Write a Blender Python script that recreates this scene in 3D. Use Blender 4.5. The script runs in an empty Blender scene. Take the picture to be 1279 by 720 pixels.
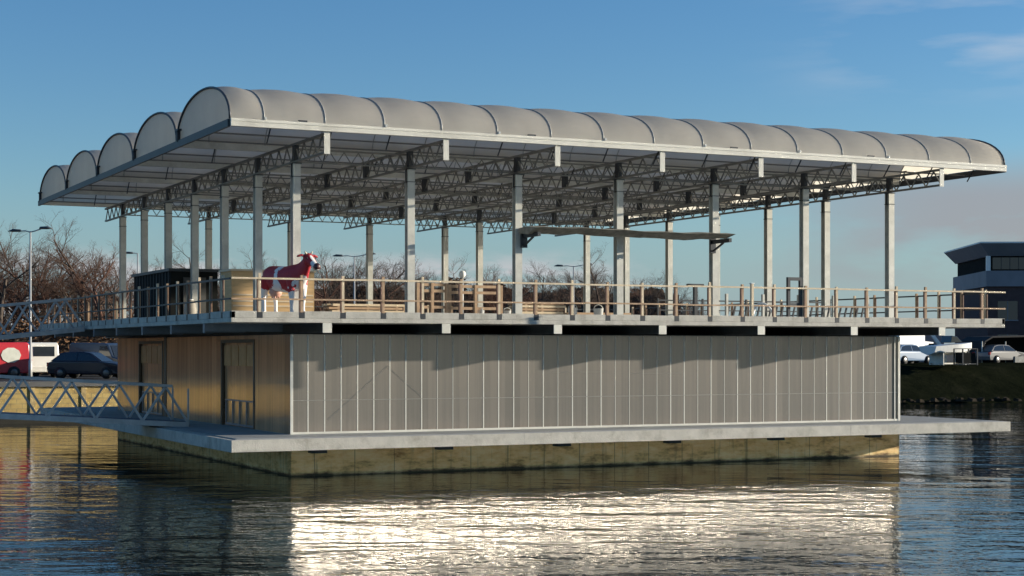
import bpy, math, random
from mathutils import Vector, Matrix, noise
random.seed(7)
S = bpy.context.scene
COL = S.collection
R = math.radians

# ------------------------------------------------------------------ camera
CAM = Vector((-12.84, -43.76, 3.6))
YAW = math.atan2(.435, .9)
cam_d = bpy.data.cameras.new('camera'); cam = bpy.data.objects.new('camera', cam_d); COL.objects.link(cam)
cam.location = CAM; cam.rotation_euler = (R(90), 0, -YAW)
cam_d.sensor_width = 36; cam_d.lens = 36*2111/1280; cam_d.shift_y = 76.5/1280
cam_d.clip_start = .1; cam_d.clip_end = 8000
S.camera = cam
DV = Vector((math.sin(YAW), math.cos(YAW), 0)); RV = Vector((math.cos(YAW), -math.sin(YAW), 0))
def at(px, depth, z=0.0):
    """ground point seen at photo column px (of 1280) at a given distance"""
    p = CAM + DV*depth + RV*((px-640)/2111*depth)
    return Vector((p.x, p.y, z))

# ------------------------------------------------------------------ light
SUN = Vector((3.45, -1.0, .565)).normalized()          # towards the sun
EL = math.asin(SUN.z); AZ = math.atan2(SUN.x, SUN.y)   # azimuth clockwise from +Y
sl = bpy.data.lights.new('sun', 'SUN'); sl.energy = 5.0; sl.angle = R(.5); sl.color = (1, .91, .76)
so = bpy.data.objects.new('sun', sl); COL.objects.link(so)
so.rotation_euler = (-SUN).to_track_quat('-Z', 'Y').to_euler(); so.location = (60, -20, 40)
S.view_settings.view_transform = 'Standard'; S.view_settings.look = 'None'
S.view_settings.exposure = 0.75; S.view_settings.gamma = 1; S.view_settings.use_curve_mapping = False
S.render.engine = 'CYCLES'
S.cycles.max_bounces = 8; S.cycles.sample_clamp_indirect = 40; S.cycles.caustics_reflective = True
S.cycles.use_denoising = True; S.cycles.blur_glossy = .1

def N(nt, typ, **kw):
    n = nt.nodes.new(typ)
    for k, v in kw.items():
        if k.startswith('_'): setattr(n, k[1:], v)
        else: n.inputs[k.replace('__', ' ')].default_value = v
    return n
W = bpy.data.worlds.new('World'); S.world = W; W.use_nodes = True
nt = W.node_tree; nt.nodes.clear(); L = nt.links.new
sky = nt.nodes.new('ShaderNodeTexSky'); sky.sky_type = 'NISHITA'; sky.sun_disc = False
sky.sun_elevation = EL; sky.sun_rotation = AZ; sky.air_density = 1.0; sky.dust_density = .1; sky.ozone_density = 2.6; sky.altitude = 0
bg = N(nt, 'ShaderNodeBackground', Strength=.09); out = nt.nodes.new('ShaderNodeOutputWorld')
def math_(nt, op, a, b=None, c=None, clamp=False):
    n = nt.nodes.new('ShaderNodeMath'); n.operation = op; n.use_clamp = clamp
    for i, v in enumerate((a, b, c)):
        if v is None: continue
        if hasattr(v, 'is_output'): nt.links.new(v, n.inputs[i])
        else: n.inputs[i].default_value = v
    return n.outputs[0]
def ramp(nt, fac, stops):
    n = nt.nodes.new('ShaderNodeValToRGB'); nt.links.new(fac, n.inputs[0])
    e = n.color_ramp.elements
    while len(e) < len(stops): e.new(.5)
    for i, (p, c) in enumerate(stops):
        e[i].position = p; e[i].color = c if len(c) == 4 else (*c, 1)
    return n
def mixc(nt, fac, a, b, mode='MIX'):
    n = nt.nodes.new('ShaderNodeMix'); n.data_type = 'RGBA'; n.blend_type = mode
    for v, i in ((fac, 0), (a, 6), (b, 7)):
        if hasattr(v, 'is_output'): nt.links.new(v, n.inputs[i])
        elif i == 0: n.inputs[0].default_value = v
        else: n.inputs[i].default_value = (*v, 1) if len(v) == 3 else v
    return n.outputs[2]
tc = nt.nodes.new('ShaderNodeTexCoord')
sep = nt.nodes.new('ShaderNodeSeparateXYZ'); L(tc.outputs['Generated'], sep.inputs[0])
def dotdir(v):
    n = nt.nodes.new('ShaderNodeVectorMath'); n.operation = 'DOT_PRODUCT'
    L(tc.outputs['Generated'], n.inputs[0]); n.inputs[1].default_value = v; return n.outputs['Value']
mapc = N(nt, 'ShaderNodeMapping', Scale=(1, 1, 3.2)); L(tc.outputs['Generated'], mapc.inputs[0])
cn = N(nt, 'ShaderNodeTexNoise', Scale=7.0, Detail=7.0, Roughness=.55); L(mapc.outputs[0], cn.inputs[0])
cn2 = N(nt, 'ShaderNodeTexNoise', Scale=16.0, Detail=8.0, Roughness=.6); L(mapc.outputs[0], cn2.inputs[0])
# where in the sky (by bearing to the right of the view and by elevation) the cloud bank lies
rt = dotdir(RV); z = sep.outputs[2]
def band(v, a, b, c, d):
    up = N(nt, 'ShaderNodeMapRange'); up.interpolation_type = 'SMOOTHSTEP'; L(v, up.inputs[0]); up.inputs[1].default_value = a; up.inputs[2].default_value = b
    dn = N(nt, 'ShaderNodeMapRange'); dn.interpolation_type = 'SMOOTHSTEP'; L(v, dn.inputs[0]); dn.inputs[1].default_value = c; dn.inputs[2].default_value = d; dn.inputs[3].default_value = 1; dn.inputs[4].default_value = 0
    return math_(nt, 'MULTIPLY', up.outputs[0], dn.outputs[0])
bank = math_(nt, 'MULTIPLY', band(rt, .10, .26, .9, 1.0), band(z, .028, .05, .085, .118))
bank = math_(nt, 'MULTIPLY', bank, ramp(nt, cn.outputs[0], [(.36, (0, 0, 0)), (.56, (1, 1, 1))]).outputs[0])
puff = band(z, -.02, .0, .045, .062)
puff = math_(nt, 'MULTIPLY', puff, ramp(nt, cn2.outputs[0], [(.47, (0, 0, 0)), (.60, (1, 1, 1))]).outputs[0])
puff = math_(nt, 'MULTIPLY', puff, band(rt, -1.2, -1.1, .0, .12))
wisp = math_(nt, 'MULTIPLY', band(rt, .12, .25, .5, .8), band(z, .13, .17, .3, .5))
mapw = N(nt, 'ShaderNodeMapping', Scale=(1, 1, 6)); mapw.inputs['Rotation'].default_value = (0, .35, 0); L(tc.outputs['Generated'], mapw.inputs[0])
cn3 = N(nt, 'ShaderNodeTexNoise', Scale=9.0, Detail=6.0, Roughness=.5); L(mapw.outputs[0], cn3.inputs[0])
wisp = math_(nt, 'MULTIPLY', wisp, ramp(nt, cn3.outputs[0], [(.46, (0, 0, 0)), (.7, (.5, .5, .5))]).outputs[0])
hz = math_(nt, 'MULTIPLY', band(z, -1.1, -1.0, .0, .11), .7)
skyc = mixc(nt, hz, sky.outputs[0], (2.0, 2.55, 2.85))
hs = N(nt, 'ShaderNodeHueSaturation', Saturation=1.12, Value=1.0); L(mixc(nt, 1.0, skyc, (.84, .94, 1.12), 'MULTIPLY'), hs.inputs['Color'])
c1 = mixc(nt, math_(nt, 'MULTIPLY', bank, .8), hs.outputs[0], (2.3, 2.25, 2.42))
c2 = mixc(nt, math_(nt, 'MULTIPLY', puff, .75), c1, (3.9, 3.8, 3.95))
c3 = mixc(nt, math_(nt, 'MULTIPLY', wisp, .8), c2, (4.5, 4.6, 4.8))
L(c3, bg.inputs[0]); L(bg.outputs[0], out.inputs[0])

# ------------------------------------------------------------------ materials
MATS = {}
def mat(name, col, rough=.6, metal=0, var=.12, scale=3.0, bump=0.0, bscale=40.0, spec=.5, dirt=None, dirt_amt=0, stretch=(1, 1, 1)):
    if name in MATS: return MATS[name]
    m = bpy.data.materials.new(name); m.use_nodes = True; nt = m.node_tree; b = nt.nodes['Principled BSDF']
    tc = nt.nodes.new('ShaderNodeTexCoord'); mp = N(nt, 'ShaderNodeMapping', Scale=stretch); nt.links.new(tc.outputs['Object'], mp.inputs[0])
    no = N(nt, 'ShaderNodeTexNoise', Scale=scale, Detail=5.0, Roughness=.6); nt.links.new(mp.outputs[0], no.inputs[0])
    lo = tuple(c*(1-var) for c in col); hi = tuple(min(1, c*(1+var)) for c in col)
    r = ramp(nt, no.outputs[0], [(.3, lo), (.7, hi)])
    c = r.outputs[0]
    if dirt:
        n2 = N(nt, 'ShaderNodeTexNoise', Scale=scale*.6, Detail=7.0, Roughness=.7); nt.links.new(mp.outputs[0], n2.inputs[0])
        r2 = ramp(nt, n2.outputs[0], [(.5, (0, 0, 0)), (.68, (1, 1, 1))])
        c = mixc(nt, math_(nt, 'MULTIPLY', r2.outputs[0], dirt_amt), c, dirt)
    nt.links.new(c, b.inputs['Base Color'])
    b.inputs['Roughness'].default_value = rough; b.inputs['Metallic'].default_value = metal
    b.inputs['Specular IOR Level'].default_value = spec
    if bump:
        nb = N(nt, 'ShaderNodeTexNoise', Scale=bscale, Detail=4.0); nt.links.new(mp.outputs[0], nb.inputs[0])
        bp = N(nt, 'ShaderNodeBump', Strength=bump, Distance=.02); nt.links.new(nb.outputs[0], bp.inputs['Height']); nt.links.new(bp.outputs[0], b.inputs['Normal'])
    MATS[name] = m; return m
galv = mat('galvanised_steel', (.52, .51, .45), .55, .1, .15, 2.5, dirt=(.25, .23, .2), dirt_amt=.4)
trussm = mat('truss_steel', (.19, .185, .165), .55, .3, .2, 3)
cream = mat('cream_painted_steel', (.68, .65, .55), .5, 0, .06, 1.5, dirt=(.4, .37, .3), dirt_amt=.35)
darkst = mat('dark_steel', (.035, .038, .042), .5, .2, .2)
conc = mat('pale_concrete', (.50, .47, .40), .85, 0, .16, 2.6, .5, 24, dirt=(.24, .21, .16), dirt_amt=.65)
deckm = mat('deck_board', (.45, .44, .40), .7, 0, .12, 1.2, .2, 20, dirt=(.25, .25, .24), dirt_amt=.4)
wood = mat('rail_timber', (.42, .28, .17), .75, 0, .2, 5, dirt=(.25, .14, .08), dirt_amt=.5)
woodpale = mat('pale_timber', (.62, .50, .34), .75, 0, .15, 5)
rustp = mat('rusty_post_steel', (.17, .10, .07), .75, .1, .35, 8)
black = mat('black_rubber', (.02, .02, .02), .8)
glass_d = mat('dark_glass', (.02, .025, .03), .08, 0, .1, 1, spec=.8)
white = mat('white_paint', (.75, .75, .72), .4, 0, .05)
polem = mat('lamp_pole_steel', (.45, .45, .43), .5, .2, .1)
asphalt = mat('asphalt', (.045, .045, .045), .95, 0, .25, .6, .4, 30, spec=.15)
tan = mat('tan_cladding', (.55, .36, .17), .8, 0, .12, 4, dirt=(.35, .25, .14), dirt_amt=.5, stretch=(.3, .3, 3))
shedm = mat('dark_shed_cladding', (.012, .013, .012), .9, 0, .3, 2, spec=.1)

def custom(name):
    m = bpy.data.materials.new(name); m.use_nodes = True; MATS[name] = m
    nt = m.node_tree; return m, nt, nt.nodes['Principled BSDF'], nt.nodes['Material Output']

def flute_normal(nt, axis, slope, pitch):
    """vertically fluted sheet: the normal swings from side to side across each flute"""
    tc = nt.nodes.new('ShaderNodeTexCoord'); sp = nt.nodes.new('ShaderNodeSeparateXYZ'); nt.links.new(tc.outputs['Object'], sp.inputs[0])
    s = math_(nt, 'SINE', math_(nt, 'MULTIPLY', sp.outputs[axis], 2*math.pi/pitch))
    s = math_(nt, 'MULTIPLY', s, slope)
    cb = nt.nodes.new('ShaderNodeCombineXYZ'); nt.links.new(s, cb.inputs[axis])
    g = nt.nodes.new('ShaderNodeNewGeometry')
    ad = nt.nodes.new('ShaderNodeVectorMath'); ad.operation = 'ADD'; nt.links.new(g.outputs['Normal'], ad.inputs[0]); nt.links.new(cb.outputs[0], ad.inputs[1])
    no = nt.nodes.new('ShaderNodeVectorMath'); no.operation = 'NORMALIZE'; nt.links.new(ad.outputs[0], no.inputs[0])
    return no.outputs[0], sp

def poly_mat(name, col, axis, rough, slope, gl, pitch=.016, streak=.1, tint=(1, 1, 1)):
    m, nt, b, o = custom(name)
    nrm, sp = flute_normal(nt, axis, slope, pitch)
    tc = nt.nodes.new('ShaderNodeTexCoord'); mp = N(nt, 'ShaderNodeMapping', Scale=(9, 9, .22)); nt.links.new(tc.outputs['Object'], mp.inputs[0])
    no = N(nt, 'ShaderNodeTexNoise', Scale=1.0, Detail=5.0, Roughness=.6); nt.links.new(mp.outputs[0], no.inputs[0])
    # each half-metre sheet has its own slight tone
    cell = math_(nt, 'FLOOR', math_(nt, 'MULTIPLY', sp.outputs[axis], 2.0))
    wn = nt.nodes.new('ShaderNodeTexWhiteNoise'); wn.noise_dimensions = '1D'; nt.links.new(cell, wn.inputs['W'])
    f = math_(nt, 'ADD', math_(nt, 'MULTIPLY', no.outputs[0], .7), math_(nt, 'MULTIPLY', wn.outputs[0], .3))
    r = ramp(nt, f, [(.38, tuple(c*(1-streak) for c in col)), (.62, tuple(c*(1+streak) for c in col))])
    nt.links.new(r.outputs[0], b.inputs['Base Color']); b.inputs['Roughness'].default_value = .6
    g = N(nt, 'ShaderNodeBsdfGlossy', Roughness=rough, Color=(*tint, 1)); nt.links.new(nrm, g.inputs['Normal'])
    mx = N(nt, 'ShaderNodeMixShader', Fac=gl); nt.links.new(b.outputs[0], mx.inputs[1]); nt.links.new(g.outputs[0], mx.inputs[2]); nt.links.new(mx.outputs[0], o.inputs[0])
    return m
wallfront = poly_mat('fluted_polycarbonate', (.098, .079, .062), 0, .12, .60, .14, streak=.26, tint=(1, .93, .84))
wallside = poly_mat('brown_polycarbonate', (.60, .29, .13), 1, .13, .04, .42, streak=.3, tint=(1, .84, .62))

def film_mat():
    m, nt, b, o = custom('roof_film')
    tc = nt.nodes.new('ShaderNodeTexCoord'); no = N(nt, 'ShaderNodeTexNoise', Scale=1.2, Detail=5.0); nt.links.new(tc.outputs['Object'], no.inputs[0])
    r = ramp(nt, no.outputs[0], [(.3, (.66, .61, .52)), (.7, (.73, .68, .58))])
    nt.links.new(r.outputs[0], b.inputs['Base Color']); b.inputs['Roughness'].default_value = .42
    mpw = N(nt, 'ShaderNodeMapping', Scale=(1.6, .5, .5)); nt.links.new(tc.outputs['Object'], mpw.inputs[0])
    nw = N(nt, 'ShaderNodeTexNoise', Scale=1.5, Detail=3.0); nt.links.new(mpw.outputs[0], nw.inputs[0])
    bw = N(nt, 'ShaderNodeBump', Strength=.16, Distance=.05); nt.links.new(nw.outputs[0], bw.inputs['Height']); nt.links.new(bw.outputs[0], b.inputs['Normal'])
    t = nt.nodes.new('ShaderNodeBsdfTranslucent'); nt.links.new(r.outputs[0], t.inputs[0])
    mx = N(nt, 'ShaderNodeMixShader', Fac=.55); nt.links.new(b.outputs[0], mx.inputs[1]); nt.links.new(t.outputs[0], mx.inputs[2]); nt.links.new(mx.outputs[0], o.inputs[0])
    return m
film = film_mat()

def hull_mat():
    m, nt, b, o = custom('stained_hull_concrete')
    tc = nt.nodes.new('ShaderNodeTexCoord'); sp = nt.nodes.new('ShaderNodeSeparateXYZ'); nt.links.new(tc.outputs['Object'], sp.inputs[0])
    mp = N(nt, 'ShaderNodeMapping', Scale=(1.0, 1.0, 3.0)); nt.links.new(tc.outputs['Object'], mp.inputs[0])
    no = N(nt, 'ShaderNodeTexNoise', Scale=1.3, Detail=8.0, Roughness=.68); nt.links.new(mp.outputs[0], no.inputs[0])
    r = ramp(nt, no.outputs[0], [(.32, (.34, .18, .06)), (.48, (.84, .57, .24)), (.64, (.93, .72, .38))])  # gold patches put sunlight bounced off the water into the colour
    mp2 = N(nt, 'ShaderNodeMapping', Scale=(3.0, 3.0, .35)); nt.links.new(tc.outputs['Object'], mp2.inputs[0])
    n2 = N(nt, 'ShaderNodeTexNoise', Scale=1.6, Detail=6.0, Roughness=.6); nt.links.new(mp2.outputs[0], n2.inputs[0])
    drip = ramp(nt, n2.outputs[0], [(.55, (0, 0, 0)), (.72, (1, 1, 1))])
    c = mixc(nt, math_(nt, 'MULTIPLY', drip.outputs[0], .55), r.outputs[0], (.13, .075, .035))
    # dark belt at the waterline: shade under the deck put into the colour
    wl = N(nt, 'ShaderNodeMapRange'); nt.links.new(math_(nt, 'ADD', sp.outputs[2], math_(nt, 'MULTIPLY', no.outputs[0], .22)), wl.inputs[0])
    wl.inputs[1].default_value = .13; wl.inputs[2].default_value = .22; wl.inputs[3].default_value = .93; wl.inputs[4].default_value = 0
    c = mixc(nt, wl.outputs[0], c, (.028, .024, .014))
    # shutter joints
    j = math_(nt, 'FRACT', math_(nt, 'MULTIPLY', math_(nt, 'ADD', sp.outputs[0], sp.outputs[1]), 1/1.22))
    j = math_(nt, 'LESS_THAN', j, .02)
    c = mixc(nt, math_(nt, 'MULTIPLY', j, .6), c, (.10, .065, .03))
    nt.links.new(c, b.inputs['Base Color']); b.inputs['Roughness'].default_value = .8
    bp = N(nt, 'ShaderNodeBump', Strength=.5, Distance=.02); nt.links.new(no.outputs[0], bp.inputs['Height']); nt.links.new(bp.outputs[0], b.inputs['Normal'])
    return m
hullm = hull_mat()

def quay_mat():
    m, nt, b, o = custom('ochre_quay_brick')
    tc = nt.nodes.new('ShaderNodeTexCoord')
    mp = N(nt, 'ShaderNodeMapping'); mp.inputs['Rotation'].default_value = (R(90), 0, 0); nt.links.new(tc.outputs['Object'], mp.inputs[0])
    br = N(nt, 'ShaderNodeTexBrick', Scale=1.0, Color1=(.50, .36, .12, 1), Color2=(.36, .24, .08, 1), Mortar=(.22, .17, .09, 1))
    br.inputs['Brick Width'].default_value = .55; br.inputs['Row Height'].default_value = .24; br.inputs['Mortar Size'].default_value = .02
    nt.links.new(mp.outputs[0], br.inputs[0])
    no = N(nt, 'ShaderNodeTexNoise', Scale=1.8, Detail=7.0, Roughness=.7); nt.links.new(tc.outputs['Object'], no.inputs[0])
    r = ramp(nt, no.outputs[0], [(.38, (0, 0, 0)), (.6, (1, 1, 1))])
    c = mixc(nt, math_(nt, 'MULTIPLY', r.outputs[0], .6), br.outputs[0], (.66, .50, .20))
    nt.links.new(c, b.inputs['Base Color']); b.inputs['Roughness'].default_value = .9
    return m
quaym = quay_mat()

def water_mat():
    m, nt, b, o = custom('harbour_water')
    tc = nt.nodes.new('ShaderNodeTexCoord')
    rot0 = N(nt, 'ShaderNodeMapping'); rot0.inputs['Rotation'].default_value = (0, 0, YAW); nt.links.new(tc.outputs['Object'], rot0.inputs[0])
    def nz(sc, st, det=3.0, turn=0):
        mp0 = N(nt, 'ShaderNodeMapping'); mp0.inputs['Rotation'].default_value = (0, 0, R(turn)); nt.links.new(rot0.outputs[0], mp0.inputs[0])
        mp = N(nt, 'ShaderNodeMapping', Scale=st); nt.links.new(mp0.outputs[0], mp.inputs[0])
        n = N(nt, 'ShaderNodeTexNoise', Scale=sc, Detail=det, Roughness=.5); nt.links.new(mp.outputs[0], n.inputs[0]); return n.outputs[0]
    a = nz(.5, (.45, 1, 1), 2, 8); e = nz(1.1, (.4, 1, 1), 2, -6); c = nz(2.6, (.6, 1, 1), 2, 12); d = nz(8, (.8, 1, 1), 1)
    patch = ramp(nt, nz(.06, (.5, 1, 1), 3), [(.38, (.25,)*3), (.62, (1,)*3)]).outputs[0]
    fine = math_(nt, 'ADD', math_(nt, 'MULTIPLY', c, .034), math_(nt, 'MULTIPLY', d, .010))
    fine = math_(nt, 'ADD', fine, math_(nt, 'MULTIPLY', e, .075))
    h = math_(nt, 'ADD', math_(nt, 'MULTIPLY', a, .09), math_(nt, 'MULTIPLY', fine, patch))
    bp = N(nt, 'ShaderNodeBump', Strength=1.0, Distance=.55); nt.links.new(h, bp.inputs['Height'])
    nt.links.new(bp.outputs[0], b.inputs['Normal'])
    b.inputs['Base Color'].default_value = (.010, .014, .013, 1); b.inputs['Roughness'].default_value = .02
    b.inputs['IOR'].default_value = 1.34
    return m
waterm = water_mat()

def grass_mat():
    m, nt, b, o = custom('bank_grass')
    tc = nt.nodes.new('ShaderNodeTexCoord'); no = N(nt, 'ShaderNodeTexNoise', Scale=.6, Detail=8.0, Roughness=.7); nt.links.new(tc.outputs['Object'], no.inputs[0])
    r = ramp(nt, no.outputs[0], [(.3, (.007, .009, .005)), (.55, (.013, .015, .008)), (.75, (.026, .026, .015))])
    nt.links.new(r.outputs[0], b.inputs['Base Color']); b.inputs['Roughness'].default_value = 1; b.inputs['Specular IOR Level'].default_value = 0
    bp = N(nt, 'ShaderNodeBump', Strength=.8, Distance=.2); nt.links.new(no.outputs[0], bp.inputs['Height']); nt.links.new(bp.outputs[0], b.inputs['Normal'])
    return m
grassm = grass_mat()

# ------------------------------------------------------------------ mesh helpers
class MB:
    def __init__(s): s.v = []; s.f = []; s.sm = []
    def add(s, vs, fs, smooth=False):
        o = len(s.v); s.v += [tuple(v) for v in vs]; s.f += [tuple(i+o for i in f) for f in fs]; s.sm += [smooth]*len(fs); return s
    def box(s, x0, y0, z0, x1, y1, z1):
        vs = [(x0,y0,z0),(x1,y0,z0),(x1,y1,z0),(x0,y1,z0),(x0,y0,z1),(x1,y0,z1),(x1,y1,z1),(x0,y1,z1)]
        return s.add(vs, [(0,3,2,1),(4,5,6,7),(0,1,5,4),(1,2,6,5),(2,3,7,6),(3,0,4,7)])
    def bar(s, a, b, w, h=None, up=(0, 0, 1)):
        a = Vector(a); b = Vector(b); h = h or w; d = (b-a).normalized(); u = Vector(up)
        if abs(d.dot(u)) > .98: u = Vector((0, 1, 0))
        x = d.cross(u).normalized()*w/2; y = x.cross(d).normalized()*h/2
        vs = [a-x-y, a+x-y, a+x+y, a-x+y, b-x-y, b+x-y, b+x+y, b-x+y]
        return s.add(vs, [(0,3,2,1),(4,5,6,7),(0,1,5,4),(1,2,6,5),(2,3,7,6),(3,0,4,7)])
    def tube(s, pts, rs, n=8, cap=True, smooth=True, flat=1.0):
        pts = [Vector(p) for p in pts]
        if not hasattr(rs, '__len__'): rs = [rs]*len(pts)
        o = len(s.v); vs = []
        px = None
        for i, p in enumerate(pts):
            d = (pts[min(i+1, len(pts)-1)]-pts[max(i-1, 0)]).normalized()
            if px is None:
                px = d.cross(Vector((0, 0, 1)) if abs(d.z) < .9 else Vector((1, 0, 0))).normalized()
            else:
                px = (px - d*px.dot(d)).normalized()
            py = d.cross(px)
            for k in range(n):
                a = 2*math.pi*k/n
                vs.append(p + (px*math.cos(a) + py*math.sin(a)*flat)*rs[i])
        fs = []
        for i in range(len(pts)-1):
            for k in range(n):
                k2 = (k+1) % n
                fs.append((i*n+k, i*n+k2, (i+1)*n+k2, (i+1)*n+k))
        if cap: fs.append(tuple(range(n-1, -1, -1))); fs.append(tuple((len(pts)-1)*n+k for k in range(n)))
        s.add(vs, fs, smooth); return s
    def prism(s, prof, y0, y1, top_inset=None):
        """profile in (x,z) extruded along y; top_inset(z)->inset from each side"""
        n = len(prof); g = top_inset or (lambda z: 0)
        vs = [(x, y0+g(z), z) for x, z in prof] + [(x, y1-g(z), z) for x, z in prof]
        fs = [tuple(range(n)), tuple(range(2*n-1, n-1, -1))] + [(i, i+n, (i+1) % n+n, (i+1) % n) for i in range(n)]
        return s.add(vs, fs)
    def build(s, name, m, parent=None, bevel=0, fix=False):
        me = bpy.data.meshes.new(name); me.from_pydata(s.v, [], s.f)
        me.polygons.foreach_set('use_smooth', s.sm)
        if m: me.materials.append(m)
        if fix:
            import bmesh
            bm = bmesh.new(); bm.from_mesh(me); bmesh.ops.recalc_face_normals(bm, faces=bm.faces); bm.to_mesh(me); bm.free()
        me.update()
        o = bpy.data.objects.new(name, me); COL.objects.link(o)
        if parent: o.parent = parent
        if bevel:
            b = o.modifiers.new('bevel', 'BEVEL'); b.width = bevel; b.segments = 2; b.limit_method = 'ANGLE'
        return o
def tag(o, label=None, cat=None, group=None, kind=None):
    if label: o['label'] = label
    if cat: o['category'] = cat
    if group: o['group'] = group
    if kind: o['kind'] = kind
    return o
def empty(name, loc, rz=0, **kw):
    o = bpy.data.objects.new(name, None); COL.objects.link(o); o.location = loc; o.rotation_euler = (0, 0, rz); o.empty_display_size = .3
    return tag(o, **kw)
def kids(o): return [c for c in bpy.data.objects if c.parent == o]
def copy_tree(o, parent=None):
    c = o.copy(); COL.objects.link(c); c.parent = parent
    for ch in kids(o): copy_tree(ch, c)
    return c
def put(o, parent, loc=(0, 0, 0), scale=None):
    c = o.copy(); COL.objects.link(c); c.parent = parent; c.location = loc
    return c

# ------------------------------------------------------------------ setting: water, land
w = MB()
w.add([(-1500, -900, 0), (1800, -900, 0), (1800, 40.3, 0), (-1500, 40.3, 0)], [(0, 1, 2, 3)])
w.add([(30, 40.3, 0), (1800, 40.3, 0), (1800, 48, 0), (30, 48, 0)], [(0, 1, 2, 3)])
tag(w.build('water', waterm), kind='structure')
g = MB()
g.add([(-1500, 40.2, 2.0), (30, 40.2, 2.0), (30, 52, 2.0), (-1500, 52, 2.0)], [(0, 1, 2, 3)])
g.add([(-1500, 52, 2.0), (1800, 52, 2.0), (1800, 3500, 2.0), (-1500, 3500, 2.0)], [(0, 1, 2, 3)])
g.add([(-1500, 6, 2.0), (-16, 6, 2.0), (-16, 40.2, 2.0), (-1500, 40.2, 2.0)], [(0, 1, 2, 3)])
tag(g.build('ground', asphalt), kind='structure')
# grassy bank on the right: stepped slope with an uneven edge
b = MB(); nx = 120; rows = [(44.0, -.4), (45.0, .15), (46.0, .55), (46.6, .62), (48.5, 1.6), (50.5, 2.35), (53, 2.55), (70, 2.5)]
vs = []
for i in range(nx+1):
    x = 30 + i*3.2
    for j, (y, zz) in enumerate(rows):
        dz = noise.noise(Vector((x*.23, y*.5, 0)))*.22 if 0 < j < 7 else 0
        vs.append((x, y+noise.noise(Vector((x*.3, j, 4)))*.4, zz+dz))
nr = len(rows)
b.add(vs, [(i*nr+j, (i+1)*nr+j, (i+1)*nr+j+1, i*nr+j+1) for i in range(nx) for j in range(nr-1)], True)
tag(b.build('grass_bank', grassm), kind='structure')
st_ = MB(); random.seed(3)
for i in range(420):
    x = 30+random.random()*90; s_ = random.uniform(.12, .42); y = 45.3+random.gauss(0, .7)+noise.noise(Vector((x*.3, 1, 4)))*.4
    pts = [Vector((x+s_*random.uniform(.7, 1.2)*math.cos(a), y+s_*.8*math.sin(a), .12+s_*.2*k2)) for k2, n_ in ((0, 6),) for a in [j_*math.pi/3 for j_ in range(6)]]
    top_ = [p+Vector((random.uniform(-.05, .05), random.uniform(-.05, .05), s_*random.uniform(.3, .7))) for p in [Vector((x, y, .12)).lerp(q_, .7) for q_ in pts]]
    st_.add(pts+top_, [(j_, (j_+1) % 6, 6+(j_+1) % 6, 6+j_) for j_ in range(6)]+[(6, 7, 8, 9, 10, 11)])
tag(st_.build('shore_stones', mat('shore_stone', (.035, .028, .02), .95, 0, .5, 1.5, spec=.05)), 'dark loose stones along the foot of the grass bank at right', 'stones', kind='stuff')
random.seed(21)
# quay wall with piles and coping
q = empty('quay_wall', (0, 0, 0), label='ochre brick quay wall with timber piles rising from the water at left', cat='wall')
MB().box(-120, 40, -1.2, 30, 40.5, 1.78).build('brickwork', quaym, q)
MB().box(-120, 39.85, 1.78, 30, 40.7, 2.03).build('coping', mat('quay_coping', (.13, .13, .125), .85), q)
MB().box(-120, 39.93, .0, 30, 39.95, .30).build('wet_footing', mat('wet_stone', (.03, .028, .02), .5), q)
for i in range(24):
    x = -30 + i*2.45
    MB().box(x-.12, 39.955, -1, x+.12, 39.995, 1.77).build('pile', mat('pile_timber', (.48, .36, .17), .85, 0, .3, 4), q)
q2 = empty('quay_wall', (-16, 23, 0), label='side quay wall below the shore ends of both footbridges', cat='wall')
MB().box(-.4, -17, -1.2, 0, 17, 1.78).build('brickwork', quaym, q2)
MB().box(-.55, -17, 1.78, .12, 17, 2.03).build('coping', conc, q2)

# ------------------------------------------------------------------ the floating farm
LX, LY = 26.65, 27.7
farm = empty('floating_barn', (0, 0, 0), label='open two-storey floating barn with arched roof bays on a concrete pontoon', cat='floating barn')
# hull
hx0, hx1, hy0, hy1 = 2.3, 23.75, 1.9, 23.7
MB().box(hx0, hy0, -1.5, hx1, hy1, .80).build('pontoon', hullm, farm)
for i in range(6):
    x = hx0+.5 + i*3.9
    MB().box(x, 1.55, .66, x+.45, 1.93, .826).build('bracket', darkst, farm)
# lower deck: slab with edge beam and board joints
d = MB().box(0, 0, .84, LX+.25, LY, 1.17).build('lower_deck', conc, farm, bevel=.015)
MB().box(.25, .30, 1.174, LX, LY-.2, 1.19).build('deck_surface', mat('lower_deck_boards', (.30, .31, .30), .75, 0, .15, 1.5, .2, 20, dirt=(.18, .18, .17), dirt_amt=.5), d)
j = MB()
for i in (3, 7): j.box(i*2.9, -.002, .84, i*2.9+.006, .0, 1.168)
j.build('slab_joint', mat('joint_grey', (.2, .19, .17), .9), d)
MB().box(.12, .04, 1.172, LX, .16, 1.186).build('edge_strip', mat('strip_grey', (.3, .3, .3), .7), d)

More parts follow.
